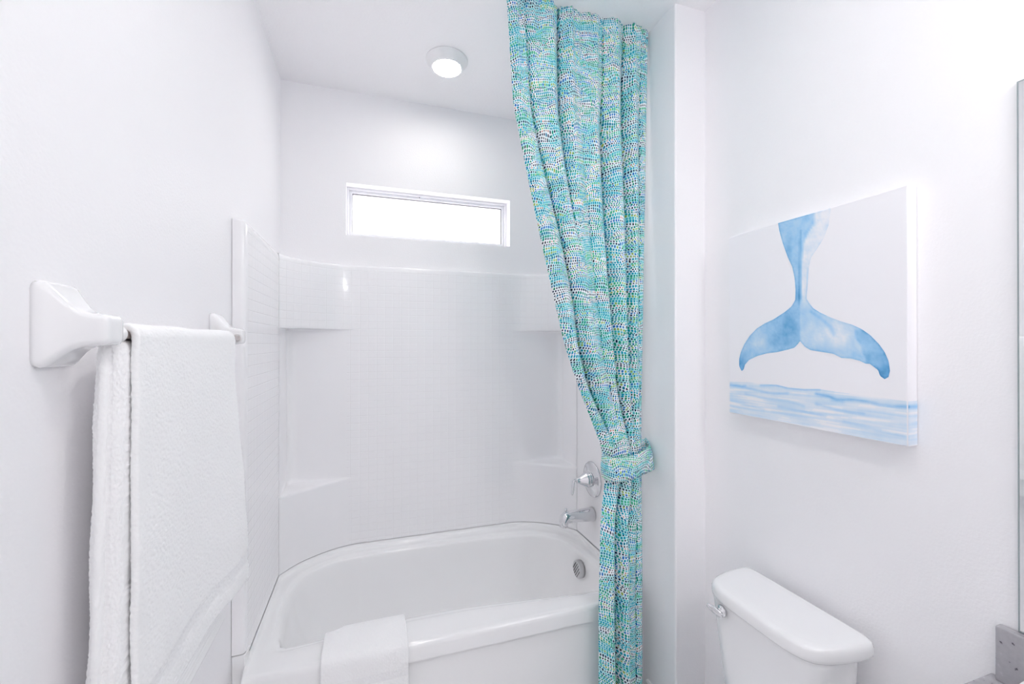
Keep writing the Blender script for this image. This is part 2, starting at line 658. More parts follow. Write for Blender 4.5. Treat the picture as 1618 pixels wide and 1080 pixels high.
# ------------------------------------------------------------------ ceiling disc light
def disc_light(loc, label, lens):
    t = thing('ceiling_light', label, 'ceiling light', loc)
    x, y, z = loc
    bm = bmesh.new()
    add_lathe(bm, [(0.092, 0), (0.092, -0.006), (0.089, -0.011), (0.080, -0.020), (0.069, -0.034), (0.066, -0.037), (0.0635, -0.037),
                   (0.062, -0.034)], (x, y, z), 'Z', 64)
    obj('trim_ring', bm, M_trim, t)
    bm = bmesh.new()
    add_lathe(bm, [(0.0615, -0.0352), (0.055, -0.0365), (0.040, -0.0375), (0.018, -0.038), (0.004, -0.038)], (x, y, z), 'Z', 64)
    obj('lens', bm, lens, t)
    return t


disc_light((0.325, 1.905, ZC), 'round white disc light glowing on the ceiling above the bathtub', M_lens)
disc_light((0.42, 0.55, ZC), 'unseen disc light added on the ceiling in front of the toilet as fill', M_lens_fill)  # unseen lamp, added for light from above on towel and canvas
disc_light((0.42, -0.75, ZC), 'unseen disc light added on the ceiling in front of the vanity as fill', M_lens_fill)  # another added disc behind the camera, fills the room with light

# ------------------------------------------------------------------ tub surround
ARC = [(SL, 2.056), (-0.312, 2.137), (-0.239, 2.197), (-0.161, 2.240), (-0.110, 2.257), (-0.070, SB)]
NA = 26


def catmull(pts, per=8):
    P = [Vector(p) for p in pts]
    P = [P[0] * 2 - P[1]] + P + [P[-1] * 2 - P[-2]]
    out = []
    for i in range(1, len(P) - 2):
        for k in range(per):
            t = k / per
            a, b, c, d = P[i - 1], P[i], P[i + 1], P[i + 2]
            out.append(0.5 * ((2 * b) + (c - a) * t + (2 * a - 5 * b + 4 * c - d) * t * t + (3 * b - a - 3 * c + d) * t ** 3))
    out.append(P[-2])
    return out


arcL = resample(catmull(ARC), NA)
nic = [(SL, 2.056), (SL, 2.236), (SL + 0.008, 2.256), (SL + 0.028, SB), (-0.070, SB)]
nicL = resample(nic, NA)
outL = resample([(WL + 0.001, 2.056), (WL + 0.001, YB - 0.001), (-0.070, YB - 0.001)], NA)


def mir(p):
    return Vector((2 * XM - p[0], p[1]))


mid = [Vector((lerp(-0.070, 2 * XM + 0.070, k / 30), SB)) for k in range(1, 30)]
pathA = arcL + mid + [mir(p) for p in reversed(arcL)]
pathN = nicL + mid + [mir(p) for p in reversed(nicL)]
pathW = outL + [Vector((p.x, YB - 0.001)) for p in mid] + [mir(p) for p in reversed(outL)]
# (height, towards the niche, towards the wall)
ROWS = [(0.486, 0, 0), (0.60, 0, 0), (0.72, 0, 0), (0.797, 0, 0), (0.804, 0.02, 0), (0.8085, 0.07, 0), (0.812, 0.16, 0),
        (0.818, 0.84, 0), (0.822, 0.94, 0), (0.830, 0.985, 0), (0.842, 1, 0), (1.0, 1, 0), (1.2, 1, 0), (1.4, 1, 0), (1.525, 1, 0),
        (1.537, 0.985, 0), (1.543, 0.94, 0), (1.5455, 0.86, 0), (1.5455, 0.10, 0), (1.547, 0.04, 0), (1.551, 0.01, 0), (1.557, 0, 0),
        (1.70, 0, 0), (1.845, 0, 0), (1.856, 0, 0.02), (1.8625, 0, 0.06), (1.865, 0, 0.16), (1.865, 0, 1.0)]
sur = thing('tub_surround', 'glossy white tub surround with embossed small tiles and corner shelves', 'tub surround', (XM, 2.0, 0.486))
bm = bmesh.new()
uvl = bm.loops.layers.uv.new('UVMap')
L = [0.0]
for a, b in zip(pathA, pathA[1:]):
    L.append(L[-1] + (b - a).length)
grid = []
for z, bn, bw in ROWS:
    row = []
    for a, nn, w in zip(pathA, pathN, pathW):
        p = Vector(lerp2(lerp2(a, nn, bn), w, bw))
        row.append(bm.verts.new((p.x, p.y, z)))
    grid.append(row)
npth = len(pathA)
for j in range(len(ROWS) - 1):
    for i in range(npth - 1):
        f = bm.faces.new((grid[j][i], grid[j][i + 1], grid[j + 1][i + 1], grid[j + 1][i]))
        arc_zone = i < NA - 3 or i >= npth - NA + 2
        zc = (ROWS[j][0] + ROWS[j + 1][0]) / 2
        tiled = (zc > 1.552 and zc < 1.845) or (not arc_zone and 0.50 < zc < 1.845)
        f.material_index = 0 if tiled else 1
        for l, (ii, jj) in zip(f.loops, ((i, j), (i + 1, j), (i + 1, j + 1), (i, j + 1))):
            l[uvl].uv = (L[ii], ROWS[jj][0])
bmesh.ops.remove_doubles(bm, verts=bm.verts[:], dist=1e-5)
bmesh.ops.dissolve_degenerate(bm, edges=bm.edges[:], dist=1e-5)
obj('back_panel', bm, [M_tile, M_panel], sur, recalc=False)


def side_panel(x_face, x_wall, tiled):
    sgn = 1 if x_wall < x_face else -1
    prof = [(x_wall, SF), (x_face - sgn * 0.014, SF), (x_face - sgn * 0.006, SF + 0.0015), (x_face - sgn * 0.0015, SF + 0.006),
            (x_face, SF + 0.014), (x_face, SF + 0.03)] + [(x_face, lerp(SF + 0.03, 2.053, k / 20)) for k in range(1, 21)]
    zs = [0.512, 0.6, 0.9, 1.2, 1.5, 1.8, 1.845, 1.857, 1.8635, 1.866, 1.866]
    ins = [0, 0, 0, 0, 0, 0, 0, 0.0015, 0.005, 0.012, 1]
    bm = bmesh.new()
    uvl = bm.loops.layers.uv.new('UVMap')
    rows = []
    for z, k in zip(zs, ins):
        rows.append([bm.verts.new((lerp(x, x_wall, 1.0) if k == 1 else (x - sgn * k if abs(x - x_wall) > 0.02 else x),
                                   y, z if y > SF + 0.02 or z > 0.513 else z)) for x, y in prof])
    for j in range(len(zs) - 1):
        for i in range(len(prof) - 1):
            f = bm.faces.new((rows[j][i], rows[j][i + 1], rows[j + 1][i + 1], rows[j + 1][i]))
            f.material_index = 0 if (tiled and i >= 5 and zs[j + 1] <= 1.845) else 1
            for l, (ii, jj) in zip(f.loops, ((i, j), (i + 1, j), (i + 1, j + 1), (i, j + 1))):
                l[uvl].uv = (prof[ii][1] - 2.056 + 0.04 * 60, zs[jj])
    # lower part behind the tub deck, down to the seam on the rim
    lo = [bm.verts.new((x, y, 0.488)) for x, y in prof[4:]]
    for i in range(len(lo) - 1):
        f = bm.faces.new((lo[i], lo[i + 1], rows[0][i + 5], rows[0][i + 4]))
        f.material_index = 1
        for l in f.loops:
            l[uvl].uv = (0, 0)
    return obj('side_panel', bm, [M_tile, M_panel], sur, recalc=False)


side_panel(SL, WL + 0.001, True)
side_panel(SR, WX - 0.001, False)

# ------------------------------------------------------------------ bathtub
tub = thing('bathtub', 'white alcove bathtub with wide rounded rim and flat front apron', 'bathtub', (XM, 1.88, 0))
FY = 1.485
oc = [(SL, 2.056 - 0.0)] + ARC[1:]


def mirx(pts):
    return [(2 * XM - x, y) for x, y in pts]


g = 0.0005
segs_outer = [
    [(SL + g, FY), (SL + g, 2.056)],                                         # left end
    [tuple(p) for p in catmull(ARC)],                                        # back-left corner
    [(-0.070, SB), (2 * XM + 0.070, SB)],                                    # back
    [tuple(p) for p in reversed([mir(p) for p in catmull(ARC)])],            # back-right corner
    [(SR - g, 2.056), (SR - g, FY)],                                         # right end
    [(SR - g, FY), (SL + g, FY)],                                            # front
]
segs_inner = [
    [(-0.296, 1.660), (-0.302, 1.68), (-0.316, 1.86), (-0.311, 1.98), (-0.296, 2.035)],
    [(-0.296, 2.035), (-0.272, 2.082), (-0.225, 2.128), (-0.165, 2.163), (-0.10, 2.184), (-0.02, 2.195)],
    [(-0.02, 2.195), (0.247, 2.200), (0.45, 2.197), (0.645, 2.186), (0.78, 2.166)],
    [(0.78, 2.166), (0.86, 2.135), (0.925, 2.076), (0.962, 2.005), (0.980, 1.92)],
    [(0.980, 1.92), (0.993, 1.80), (0.993, 1.70), (0.970, 1.625), (0.915, 1.588)],
    [(0.915, 1.588), (0.78, 1.597), (0.622, 1.618), (0.385, 1.650), (0.20, 1.657), (0.0, 1.652), (-0.162, 1.632), (-0.262, 1.622),
     (-0.285, 1.630), (-0.294, 1.645), (-0.296, 1.660)],
]
segs_floor = [
    [(-0.10, 1.74), (-0.10, 2.0)],
    [(-0.10, 2.0), (-0.09, 2.05), (-0.05, 2.075)],
    [(-0.05, 2.075), (0.80, 2.075)],
    [(0.80, 2.075), (0.87, 2.06), (0.90, 2.0)],
    [(0.90, 2.0), (0.90, 1.74)],
    [(0.90, 1.74), (0.87, 1.70), (0.3, 1.69), (-0.06, 1.70), (-0.10, 1.74)],
]
counts = [18, 20, 24, 20, 18, 44]


def loop_of(segs, smooth_it):
    out = []
    for s, n in zip(segs, counts):
        s = [tuple(p) for p in s]
        if smooth_it and len(s) > 2:
            s = [tuple(p) for p in catmull(s, 6)]
        out += resample(s, n + 1)[:-1]
    return out


O_ = loop_of(segs_outer, False)
I_ = loop_of(segs_inner, True)
F_ = loop_of(segs_floor, True)
n_front0 = sum(counts[:5])


def front_w(i):
    """1 along the open front edge, 0 along the walls"""
    return 1.0 if i >= n_front0 else 0.0


N = len(O_)
rings = []
for kind, t, zw, zf in (('o', 0.0, 0.484, 0.400), ('o', 0.0, 0.482, 0.442), ('o', 0.02, 0.474, 0.4535), ('o', 0.07, 0.464, 0.4595), ('o', 0.16, 0.4605, 0.4605),
                        ('o', 0.45, RIM, RIM), ('o', 0.68, 0.4595, 0.4595), ('o', 0.74, 0.4580, 0.4580), ('o', 0.80, 0.4545, 0.4545), ('o', 0.86, 0.4525, 0.4525),
                        ('o', 0.94, 0.4505, 0.4505), ('o', 0.985, 0.4465, 0.4465), ('i', 0.015, 0.436, 0.436), ('i', 0.055, 0.405, 0.405), ('i', 0.11, 0.34, 0.34),
                        ('i', 0.25, 0.25, 0.25), ('i', 0.45, 0.165, 0.165), ('i', 0.70, 0.115, 0.115), ('i', 1.0, 0.095, 0.095)):
    ring = []
    for i in range(N):
        if kind == 'o':
            p = O_[i].lerp(I_[i], t)
        else:
            # the head end (left) slopes, the drain end (right) stays steep
            p = I_[i].lerp(F_[i], t)
        z = zf if front_w(i) else zw
        # blend where the wall upstand meets the open front
        if not front_w(i):
            d = min(abs(p.y - FY) / 0.05, 1.0)
            z = lerp(zf if zf > 0.45 or t > 0.1 else zw, zw, smooth(d)) if t > 0 else lerp(max(zf, 0.452), zw, smooth(d))
        ring.append((p.x, p.y, z))
    rings.append(ring)
rings.append([(lerp(p[0], 0.4, 0.5), lerp(p[1], 1.88, 0.5), 0.092) for p in rings[-1]])
bm = bmesh.new()
add_rings(bm, rings, True, False, True)
o = obj('basin', bm, M_acryl, tub, recalc=True)

# apron: panel below the rim with a soft raised field
bm = bmesh.new()
xs = [SL + 0.0008, SL + 0.03, SL + 0.075, SL + 0.085, 0.95, 0.96, 1.015, SR - 0.0008]
ys = [0, 0, 0, 0.004, 0.004, 0, 0, 0]
prof_z = [(0.0, 0.0), (0.06, 0.0), (0.40, 0.0), (0.432, -0.0015), (0.440, -0.008), (0.443, -0.0095)]
rings = []
for z, oy in prof_z:
    rings.append([(x, FY + 0.010 + oy + yy, z) for x, yy in zip(xs, ys)])
add_rings(bm, rings, False)
add_rings(bm, [[(SL + 0.0008, FY + 0.010, 0.44), (SL + 0.0008, FY + 0.10, 0.44)], [(SL + 0.0008, FY + 0.010, 0.0), (SL + 0.0008, FY + 0.10, 0.0)]], False)
add_rings(bm, [[(SR - 0.0008, FY + 0.010, 0.44), (SR - 0.0008, FY + 0.10, 0.44)], [(SR - 0.0008, FY + 0.010, 0.0), (SR - 0.0008, FY + 0.10, 0.0)]], False)
obj('apron', bm, M_acryl, tub, smooth=False)
# nailing flanges of the tub against both side walls
for xa, xb in ((WL + 0.0005, SL + 0.001), (SR - 0.001, WX - 0.0005)):
    bm = box_bm((xa, SF + 0.001, 0.0), (xb, SF + 0.05, 0.509), 0.003)
    obj('end_flange', bm, M_acryl, tub, smooth=False)
# overflow cover: slatted round cap
bm = bmesh.new()
ox, oy, oz = 0.975, 1.885, 0.378
add_lathe(bm, [(0.040, 0.012), (0.0405, -0.016), (0.0395, -0.0195), (0.037, -0.021)], (ox, oy, oz), 'X', 48)
ov = obj('overflow_cover', bm, M_satin, tub)
for k in range(-2, 3):
    a = math.radians(52)
    off = k * 0.0118
    hl = math.sqrt(max(0.0, 0.034 ** 2 - off ** 2))
    d = Vector((0, math.cos(a), -math.sin(a)))
    nrm = Vector((0, math.sin(a), math.cos(a)))
    c0 = Vector((ox - 0.0213, oy, oz)) + nrm * off
    bm = bmesh.new()
    add_tube(bm, [c0 - d * hl, c0 + d * hl], 0.0017, 8)
    obj('slot', bm, M_dark, ov)

# ------------------------------------------------------------------ shower valve and tub spout
vx, vy, vz = SR - 0.0006, 1.886, 0.808
val = thing('shower_valve', 'chrome single lever shower valve with round plate above the tub spout', 'shower valve', (vx, vy, vz))
bm = bmesh.new()
add_lathe(bm, [(0.086, 0.0), (0.0865, -0.003), (0.084, -0.0065), (0.072, -0.009), (0.056, -0.012), (0.046, -0.015), (0.040, -0.017)], (vx, vy, vz), 'X', 72, True, True)
obj('escutcheon', bm, M_chrome, val)
bm = bmesh.new()
add_lathe(bm, [(0.036, -0.014), (0.036, -0.022), (0.0345, -0.024), (0.0345, -0.031)], (vx, vy, vz), 'X', 48)
obj('sleeve', bm, M_chrome, val)
bm = bmesh.new()
add_lathe(bm, [(0.037, -0.031), (0.037, -0.036), (0.034, -0.041), (0.021, -0.066), (0.015, -0.077), (0.0125, -0.086), (0.011, -0.090)], (vx, vy, vz), 'X', 48)
hd = obj('handle', bm, M_chrome, val)
bm = bmesh.new()
lev = catmull([(vx - 0.080, vy, vz + 0.002), (vx - 0.092, vy, vz + 0.006), (vx - 0.103, vy, vz + 0.001), (vx - 0.107, vy - 0.001, vz - 0.018),
               (vx - 0.109, vy - 0.001, vz - 0.042), (vx - 0.113, vy - 0.001, vz - 0.066)], 6)
nl = len(lev)
add_tube(bm, lev, [interp([(0, 0.010), (0.25, 0.0095), (0.45, 0.010), (0.8, 0.0115), (0.95, 0.010), (1, 0.005)], k / (nl - 1)) for k in range(nl)], 16,
         0.55, (1, 0, 0.3))
obj('lever', bm, M_chrome, hd)

sp = thing('tub_spout', 'chrome tub spout with a diverter knob below the shower valve', 'tub spout', (SR, vy, 0.637))
bm = bmesh.new()
rings = []
for dx, zc, rr, rz in ((-0.0006, 0.637, 0.0335, 0.0335), (-0.006, 0.637, 0.034, 0.034), (-0.03, 0.637, 0.0325, 0.0325), (-0.08, 0.638, 0.0305, 0.030),
                       (-0.115, 0.638, 0.0292, 0.0285), (-0.130, 0.637, 0.0285, 0.0285)):
    rings.append([(SR + dx, vy + rr * math.cos(2 * PI * k / 32), zc + rz * math.sin(2 * PI * k / 32)) for k in range(32)])
# nose turns down
for ang, cx, cz, rr, rl in ((20, -0.143, 0.637, 0.0280, 0.0275), (45, -0.152, 0.632, 0.0275, 0.0255), (70, -0.156, 0.622, 0.0268, 0.0230), (90, -0.157, 0.610, 0.0260, 0.0212),
                            (90, -0.158, 0.598, 0.0255, 0.0205)):
    a = math.radians(ang)
    up = Vector((-math.sin(a), 0, math.cos(a)))
    rings.append([Vector((SR + cx, vy, cz)) + Vector((0, rr * math.cos(2 * PI * k / 32), 0)) + up * (rl * math.sin(2 * PI * k / 32)) for k in range(32)])
add_rings(bm, rings, True, True, True)
obj('spout_body', bm, M_chrome, sp)
bm = bmesh.new()
add_lathe(bm, [(0.004, 0.655), (0.0035, 0.668), (0.0065, 0.670), (0.0072, 0.676), (0.0055, 0.681), (0.002, 0.683)], (SR - 0.146, vy, 0), 'Z', 20)
obj('diverter_knob', bm, M_chrome, sp)

# ------------------------------------------------------------------ curtain
# left and right edges of the cloth (height -> x)
LEFT = [(2.735, 0.470), (2.344, 0.494), (2.078, 0.550), (1.808, 0.612), (1.483, 0.688), (1.30, 0.748), (1.195, 0.797), (1.096, 0.839), (1.03, 0.857),
        (0.955, 0.862), (0.90, 0.852), (0.82, 0.842), (0.733, 0.838), (0.47, 0.831), (0.03, 0.833)]
RIGHT = [(2.735, 1.0705), (2.343, 1.060), (1.836, 1.045), (1.433, 1.032), (1.10, 1.022), (0.933, 1.019), (0.583, 1.023), (0.03, 1.023)]
# folds: list of (height -> s) with depth and width by height
FOLDS = [
    dict(s=[(2.735, .33), (2.3, .32), (1.9, .31), (1.6, .30), (1.1, .32)], d=[(2.735, .018), (2.6, .034), (2.2, .040), (1.95, .012), (1.8, .0), (0, 0)], w=.030),
    dict(s=[(2.735, .64), (2.4, .635), (2.0, .615), (1.5, .60), (1.2, .585), (1.05, .58)], d=[(2.735, .010), (2.45, .016), (2.25, .045), (1.5, .050), (1.2, .035), (1.09, .015), (1.0, 0)], w=.035),
    dict(s=[(2.735, .80), (2.0, .805), (1.5, .775), (1.1, .72)], d=[(2.735, .018), (2.5, .036), (1.6, .052), (1.25, .035), (1.09, .008), (1.0, 0)], w=.030),
    dict(s=[(2.735, .10), (2.2, .13), (1.85, .19), (1.6, .20), (1.45, .17), (1.3, .18), (1.1, .22)], d=[(2.735, .008), (2.3, .018), (1.9, .026), (1.6, .032), (1.4, .055), (1.22, .034), (1.1, .0)], w=.05),
    dict(s=[(2.735, .93), (1.0, .93)], d=[(2.735, .006), (2.4, .014), (1.5, .006), (1.0, 0)], w=.03),
    dict(s=[(2.735, .48), (1.9, .45), (1.2, .42)], d=[(2.735, .006), (2.3, .004), (1.8, .009), (1.3, .006), (1.1, 0)], w=.07),
    dict(s=[(0.98, .30), (0.5, .36), (0, .38)], d=[(0.985, 0), (0.95, .030), (0.7, .046), (0.3, .060), (0, .065)], w=.055),
    dict(s=[(0.98, .57), (0.6, .60), (0, .62)], d=[(0.985, 0), (0.95, .034), (0.8, .026), (0.65, .010), (0, .014)], w=.05),
    dict(s=[(0.98, .82), (0, .80)], d=[(0.985, 0), (0.9, .012), (0, .014)], w=.07),
]


def smooth_tab(tab, x, h=0.05):
    return (interp(tab, x - h) + interp(tab, x - h / 2) + 2 * interp(tab, x) + interp(tab, x + h / 2) + interp(tab, x + h)) / 6


def curtain_pt(s, z):
    xl, xr = smooth_tab(LEFT, z, 0.035), smooth_tab(RIGHT, z, 0.04)
    x = lerp(xl, xr, s)
    y0 = lerp(1.427, 1.455, smooth((z - 0.6) / 2.1))
    dy = 0.028 * smooth((0.95 - z) / 0.3)          # below the band the cloth hangs clear of the tub
    x *= (y0 - dy) / y0
    w = xr - xl
    # base plane: heading on the ceiling line, a little closer to the room below
    y = y0 - dy
    tied = math.exp(-((z - 1.02) / 0.16) ** 2)
    # tied bundle bulges towards the room in the middle
    y -= tied * 0.030 * (1 - (2 * s - 1) ** 2)
    # the outer edges roll back
    e = min(s, 1 - s) * w
    y += 0.028 * math.exp(-(e / 0.014) ** 1.0)
    for f in FOLDS:
        d = smooth_tab(f['d'], z, 0.06)
        if d <= 0:
            continue
        c = smooth_tab(f['s'], z, 0.08)
        ww = f['w'] * (1.0 if w > 0.3 else 1.3)
        q = (s - c) / ww
        y += d * (0.75 * math.exp(-abs(q) ** 1.4) + 1.25 * math.exp(-(abs(q) / 0.17) ** 1.6) - 0.35 * math.exp(-((abs(q) - 2.2) / 1.2) ** 2))
    # small gathers below the heading, fading out
    gth = smooth((z - 2.25) / 0.45)
    y += gth * 0.0042 * math.sin(s * 2 * PI * 17 + 1.2 * math.sin(s * 9)) * (0.7 + 0.3 * math.sin(s * 23))
    # pinched ruffle on the ceiling
    if z > 2.66:
        y += 0.002 * math.sin(s * 2 * PI * 31 + 0.7) * smooth((z - 2.66) / 0.03)
    y += 0.004 * noise.noise((s * 6, z * 2.2, 3.1))
    return Vector((x, min(y, 1.476) if z < 0.52 else y, z))


ZT, ZBOT = 2.736, 0.03
cur = thing('shower_curtain', 'floor-length aqua green and navy dotted cloth curtain tied back at the right', 'curtain', (0.93, 1.44, 0.03))
NU, NV = 331, 250
bm = bmesh.new()
uvl = bm.loops.layers.uv.new('UVMap')
G = []
for j in range(NV):
    z = lerp(ZT, ZBOT, j / (NV - 1))
    row = [curtain_pt(i / (NU - 1), z) for i in range(NU)]
    us = [0.0]
    for a, b in zip(row, row[1:]):
        us.append(us[-1] + (b - a).length)
    tot = us[-1]
    G.append(([bm.verts.new(p) for p in row], [p.x + 0.08 * (u - tot) for p, u in zip(row, us)], z))
for j in range(NV - 1):
    a, ua, za = G[j]
    b, ub, zb = G[j + 1]
    for i in range(NU - 1):
        f = bm.faces.new((a[i], b[i], b[i + 1], a[i + 1]))
        for l, uvv in zip(f.loops, ((ua[i], za), (ub[i], zb), (ub[i + 1], zb), (ua[i + 1], za))):
            l[uvl].uv = uvv
o = obj('curtain_cloth', bm, M_curtain, cur, recalc=False)
s = o.modifiers.new('thickness', 'SOLIDIFY')
s.thickness = 0.0016
s.offset = 0
# tieback: band round the bundle with its end on the alcove wall
loop = [(1.0715, 1.472, 1.040), (1.048, 1.424, 1.036), (1.005, 1.394, 1.030), (0.955, 1.382, 1.020), (0.905, 1.385, 1.010), (0.864, 1.402, 1.004),
        (0.848, 1.432, 1.006), (0.854, 1.470, 1.012), (0.88, 1.494, 1.020), (0.95, 1.504, 1.030), (1.03, 1.498, 1.038), (1.0712, 1.4755, 1.041)]
lp = catmull(loop, 10)
bm = bmesh.new()
uvl = bm.loops.layers.uv.new('UVMap')
nb = len(lp)
rows = []
ulen = 0.0
for k, p in enumerate(lp):
    if k:
        ulen += (lp[k] - lp[k - 1]).length
    t = k / (nb - 1)
    hh = interp([(0, 0.051), (0.10, 0.046), (0.25, 0.043), (0.45, 0.046), (0.55, 0.046), (0.9, 0.042), (1, 0.048)], t)
    lean = interp([(0, 0.026), (0.08, 0.016), (0.18, 0.004), (0.5, 0.0), (0.92, 0.0), (1, 0.025)], t)
    row = []
    for m_ in range(7):
        q = m_ / 6 * 2 - 1
        w_ = 0.003 * math.cos(q * PI / 2) + 0.0015 * math.sin(3 * q + 5 * t)
        cen = Vector((0.95, 1.44, p.z))
        outw = Vector((p.x - cen.x, p.y - cen.y, 0)).normalized()
        v = p + outw * w_ * (0 if t < 0.03 or t > 0.97 else 1)
        row.append((bm.verts.new((min(v.x, 1.0725), v.y + lean * q, v.z + hh * q)), ulen, p.z + hh * q))
    rows.append(row)
for a, b in zip(rows, rows[1:]):
    for m_ in range(6):
        f = bm.faces.new((a[m_][0], b[m_][0], b[m_ + 1][0], a[m_ + 1][0]))
        for l, q in zip(f.loops, (a[m_], b[m_], b[m_ + 1], a[m_ + 1])):
            l[uvl].uv = (3.3 - q[1], q[2] + 0.37)
o = obj('tieback', bm, M_curtain, cur, recalc=False)
s = o.modifiers.new('thickness', 'SOLIDIFY')
s.thickness = 0.003
s.offset = 0

# ------------------------------------------------------------------ towel bar
BX, BZ = -0.3465, 1.493
YN, YF = 0.741, 1.375
bar = thing('towel_bar', 'white ceramic towel bar on the left wall under the bath towel', 'towel bar', (WL, (YN + YF) / 2, 1.5))


def bracket(yc):
    """square rosette flaring into a squared post"""
    bm = bmesh.new()
    prof = [(0.0, 0.038, 0.056, 0.012), (0.006, 0.038, 0.0565, 0.012), (0.010, 0.0375, 0.0555, 0.012), (0.014, 0.0355, 0.052, 0.011), (0.020, 0.0320, 0.0445, 0.010),
            (0.027, 0.0285, 0.036, 0.010), (0.034, 0.0255, 0.029, 0.009), (0.042, 0.0235, 0.0245, 0.009), (0.052, 0.0225, 0.0222, 0.008), (0.060, 0.0222, 0.0212, 0.008),
            (0.0655, 0.0218, 0.0208, 0.008), (0.069, 0.0205, 0.0195, 0.008), (0.071, 0.0180, 0.0172, 0.008), (0.0717, 0.0130, 0.0125, 0.007)]
    rings = []
    for d, hy, hz, r in prof:
        zc = 1.504 - 0.006 * smooth((d - 0.01) / 0.04)
        rings.append([(WL + d, yc + a, zc + b) for a, b in rrect(hy, hz, min(r, hy - 0.001, hz - 0.001), 6)])
    add_rings(bm, rings, True, True, True)
    return obj('bracket', bm, M_ceramic, bar)


b1 = bracket(YN)
b2 = bracket(YF)
for yc, sgn in ((YN, 1), (YF, -1)):
    bm = bmesh.new()
    add_lathe(bm, [(0.0135, 0.0), (0.0135, 0.0012), (0.0105, 0.0016), (0.0095, 0.0008)], (BX, yc + sgn * 0.0225, BZ), 'Y', 28) if sgn > 0 else \
        add_lathe(bm, [(0.0135, 0.0), (0.0135, -0.0012), (0.0105, -0.0016), (0.0095, -0.0008)], (BX, yc - 0.0225, BZ), 'Y', 28)
    obj('bar_socket', bm, M_ceramic, b1 if sgn > 0 else b2)
bm = bmesh.new()
rr = rrect(0.0066, 0.0066, 0.002, 3)
add_rings(bm, [[(BX + a, y, BZ + b) for a, b in rr] for y in (YN + 0.018, YF - 0.018)], True, True, True)
obj('rod', bm, M_bar, bar, smooth=False)

# ------------------------------------------------------------------ bath towel on the bar
TY0, TY1 = 0.779, 1.262


def towel_path():
    """(x offset, z, stretch) from the back hem over the bar to the front hem"""
    pts = []
    for k in range(30):
        t = k / 29
        pts.append((lerp(-0.368, -0.3600, t ** 0.7), lerp(0.80, 1.488, t)))
    for k in range(1, 12):
        a = PI - PI * k / 12
        pts.append((-0.3465 + 0.0150 * math.cos(a) , 1.489 + 0.0165 * math.sin(a)))
    for k in range(30):
        t = k / 29
        pts.append((-0.3320, lerp(1.488, 0.872, t)))
    return pts


TP = resample(catmull(towel_path(), 2), 150)


def towel_fn(u, v):
    p = TP[int(round(v * 149))]
    x, z = p.x, p.y
    y = lerp(TY0, TY1, u)
    front = v > 0.52
    if front:
        drop = smooth((1.49 - z) / 0.6)
        x += 0.026 * drop * smooth((u - 0.25) / 0.75) ** 1.3            # far corner swings out
        x += 0.0035 * math.sin(u * 7.5 + 0.6) * drop
        y += 0.012 * drop * (u - 0.3)
        z += 0.010 * (u - 0.5) * drop + 0.004 * math.sin(u * 11) * smooth((1.0 - z) / 0.1)
    else:
        drop = smooth((1.49 - z) / 0.6)
        x += 0.002 * math.sin(u * 6 + 1.0) * drop
        y -= (0.022 * smooth((1.485 - z) / 0.04) + 0.014 * drop) * (1 - u)
    if v > 0.40 and v < 0.6:
        z += 0.0025 * noise.noise((u * 5, v * 4, 0.3))
    x += 0.0022 * noise.noise((u * 7, z * 9, 1.0 if front else 5.0))
    if front and 0.918 < z < 0.948:
        x -= 0.0022                                     # flat woven band above the hem
    return Vector((x, y, z))


bt = thing('bath_towel', 'large white terry bath towel draped over the towel bar on the left wall', 'towel', (-0.354, 1.02, 0.85))
def band_idx(i, j, f):
    z = f.calc_center_median().z
    return 1 if (j > 60 and 0.918 < z < 0.948) else 0


o = sheet('towel_cloth', towel_fn, 60, 150, [M_terry, M_flatweave], 0.011, bt, 2, midx=band_idx)
# fuzz: real relief on the pile
tx = bpy.data.textures.new('pile', 'CLOUDS')
tx.noise_scale = 0.0036
tx.noise_depth = 3
dm = o.modifiers.new('pile', 'DISPLACE')
dm.texture = tx
dm.strength = 0.0032
dm.mid_level = 0.5
dm.texture_coords = 'LOCAL'

# the rear drop: folded in three, its thick rounded fold faces the room
bm = bmesh.new()
rings = []
for k in range(90):
    t = k / 89
    z = lerp(0.80, 1.481, t)
    top = smooth((1.481 - z) / 0.012)
    x0 = lerp(-0.383, -0.3745, t ** 0.8) + 0.0015 * math.sin(z * 31)
    x1 = lerp(-0.3400, -0.3390, t)
    y0 = lerp(0.752, 0.764, t) + 0.0012 * math.sin(z * 23 + 1)
    hx = (x1 - x0) / 2 * lerp(0.72, 1.0, top)
    cx = (x0 + x1) / 2 + 0.0
    hy = (1.245 - y0) / 2
    ring = []
    for a, b in rrect(hx, hy, min(0.013, hx - 0.001), 9):
        # a shallow crease runs down the near fold, between its layers
        cr = 0.0035 * math.exp(-((a - 0.002) / 0.0028) ** 2) if b < -hy + 0.006 else 0.0
        ring.append((cx + a, (y0 + 1.245) / 2 + b + cr, z + 0.002 * math.sin(a * 160)))
    # refine the near end so that the pile shows on it
    rings.append(ring)
add_rings(bm, rings, True, True, True)
rf_ = obj('rear_fold', bm, M_terry, bt)
su = rf_.modifiers.new('round', 'SUBSURF')
su.subdivision_type = 'SIMPLE'
su.levels = su.render_levels = 2
dm = rf_.modifiers.new('pile', 'DISPLACE')
dm.texture = tx
dm.strength = 0.0035
dm.mid_level = 0.5
dm.texture_coords = 'LOCAL'

# ------------------------------------------------------------------ hand towel over the tub rim
HP = [(1.700, 0.20), (1.693, 0.30), (1.680, 0.40), (1.668, 0.442), (1.645, 0.464), (1.612, 0.4705), (1.58, 0.4735), (1.53, 0.4745), (1.495, 0.4735),
      (1.479, 0.467), (1.472, 0.452), (1.470, 0.42), (1.469, 0.36), (1.469, 0.28), (1.469, 0.20), (1.470, 0.13)]
HPr = resample(catmull(HP, 8), 90)


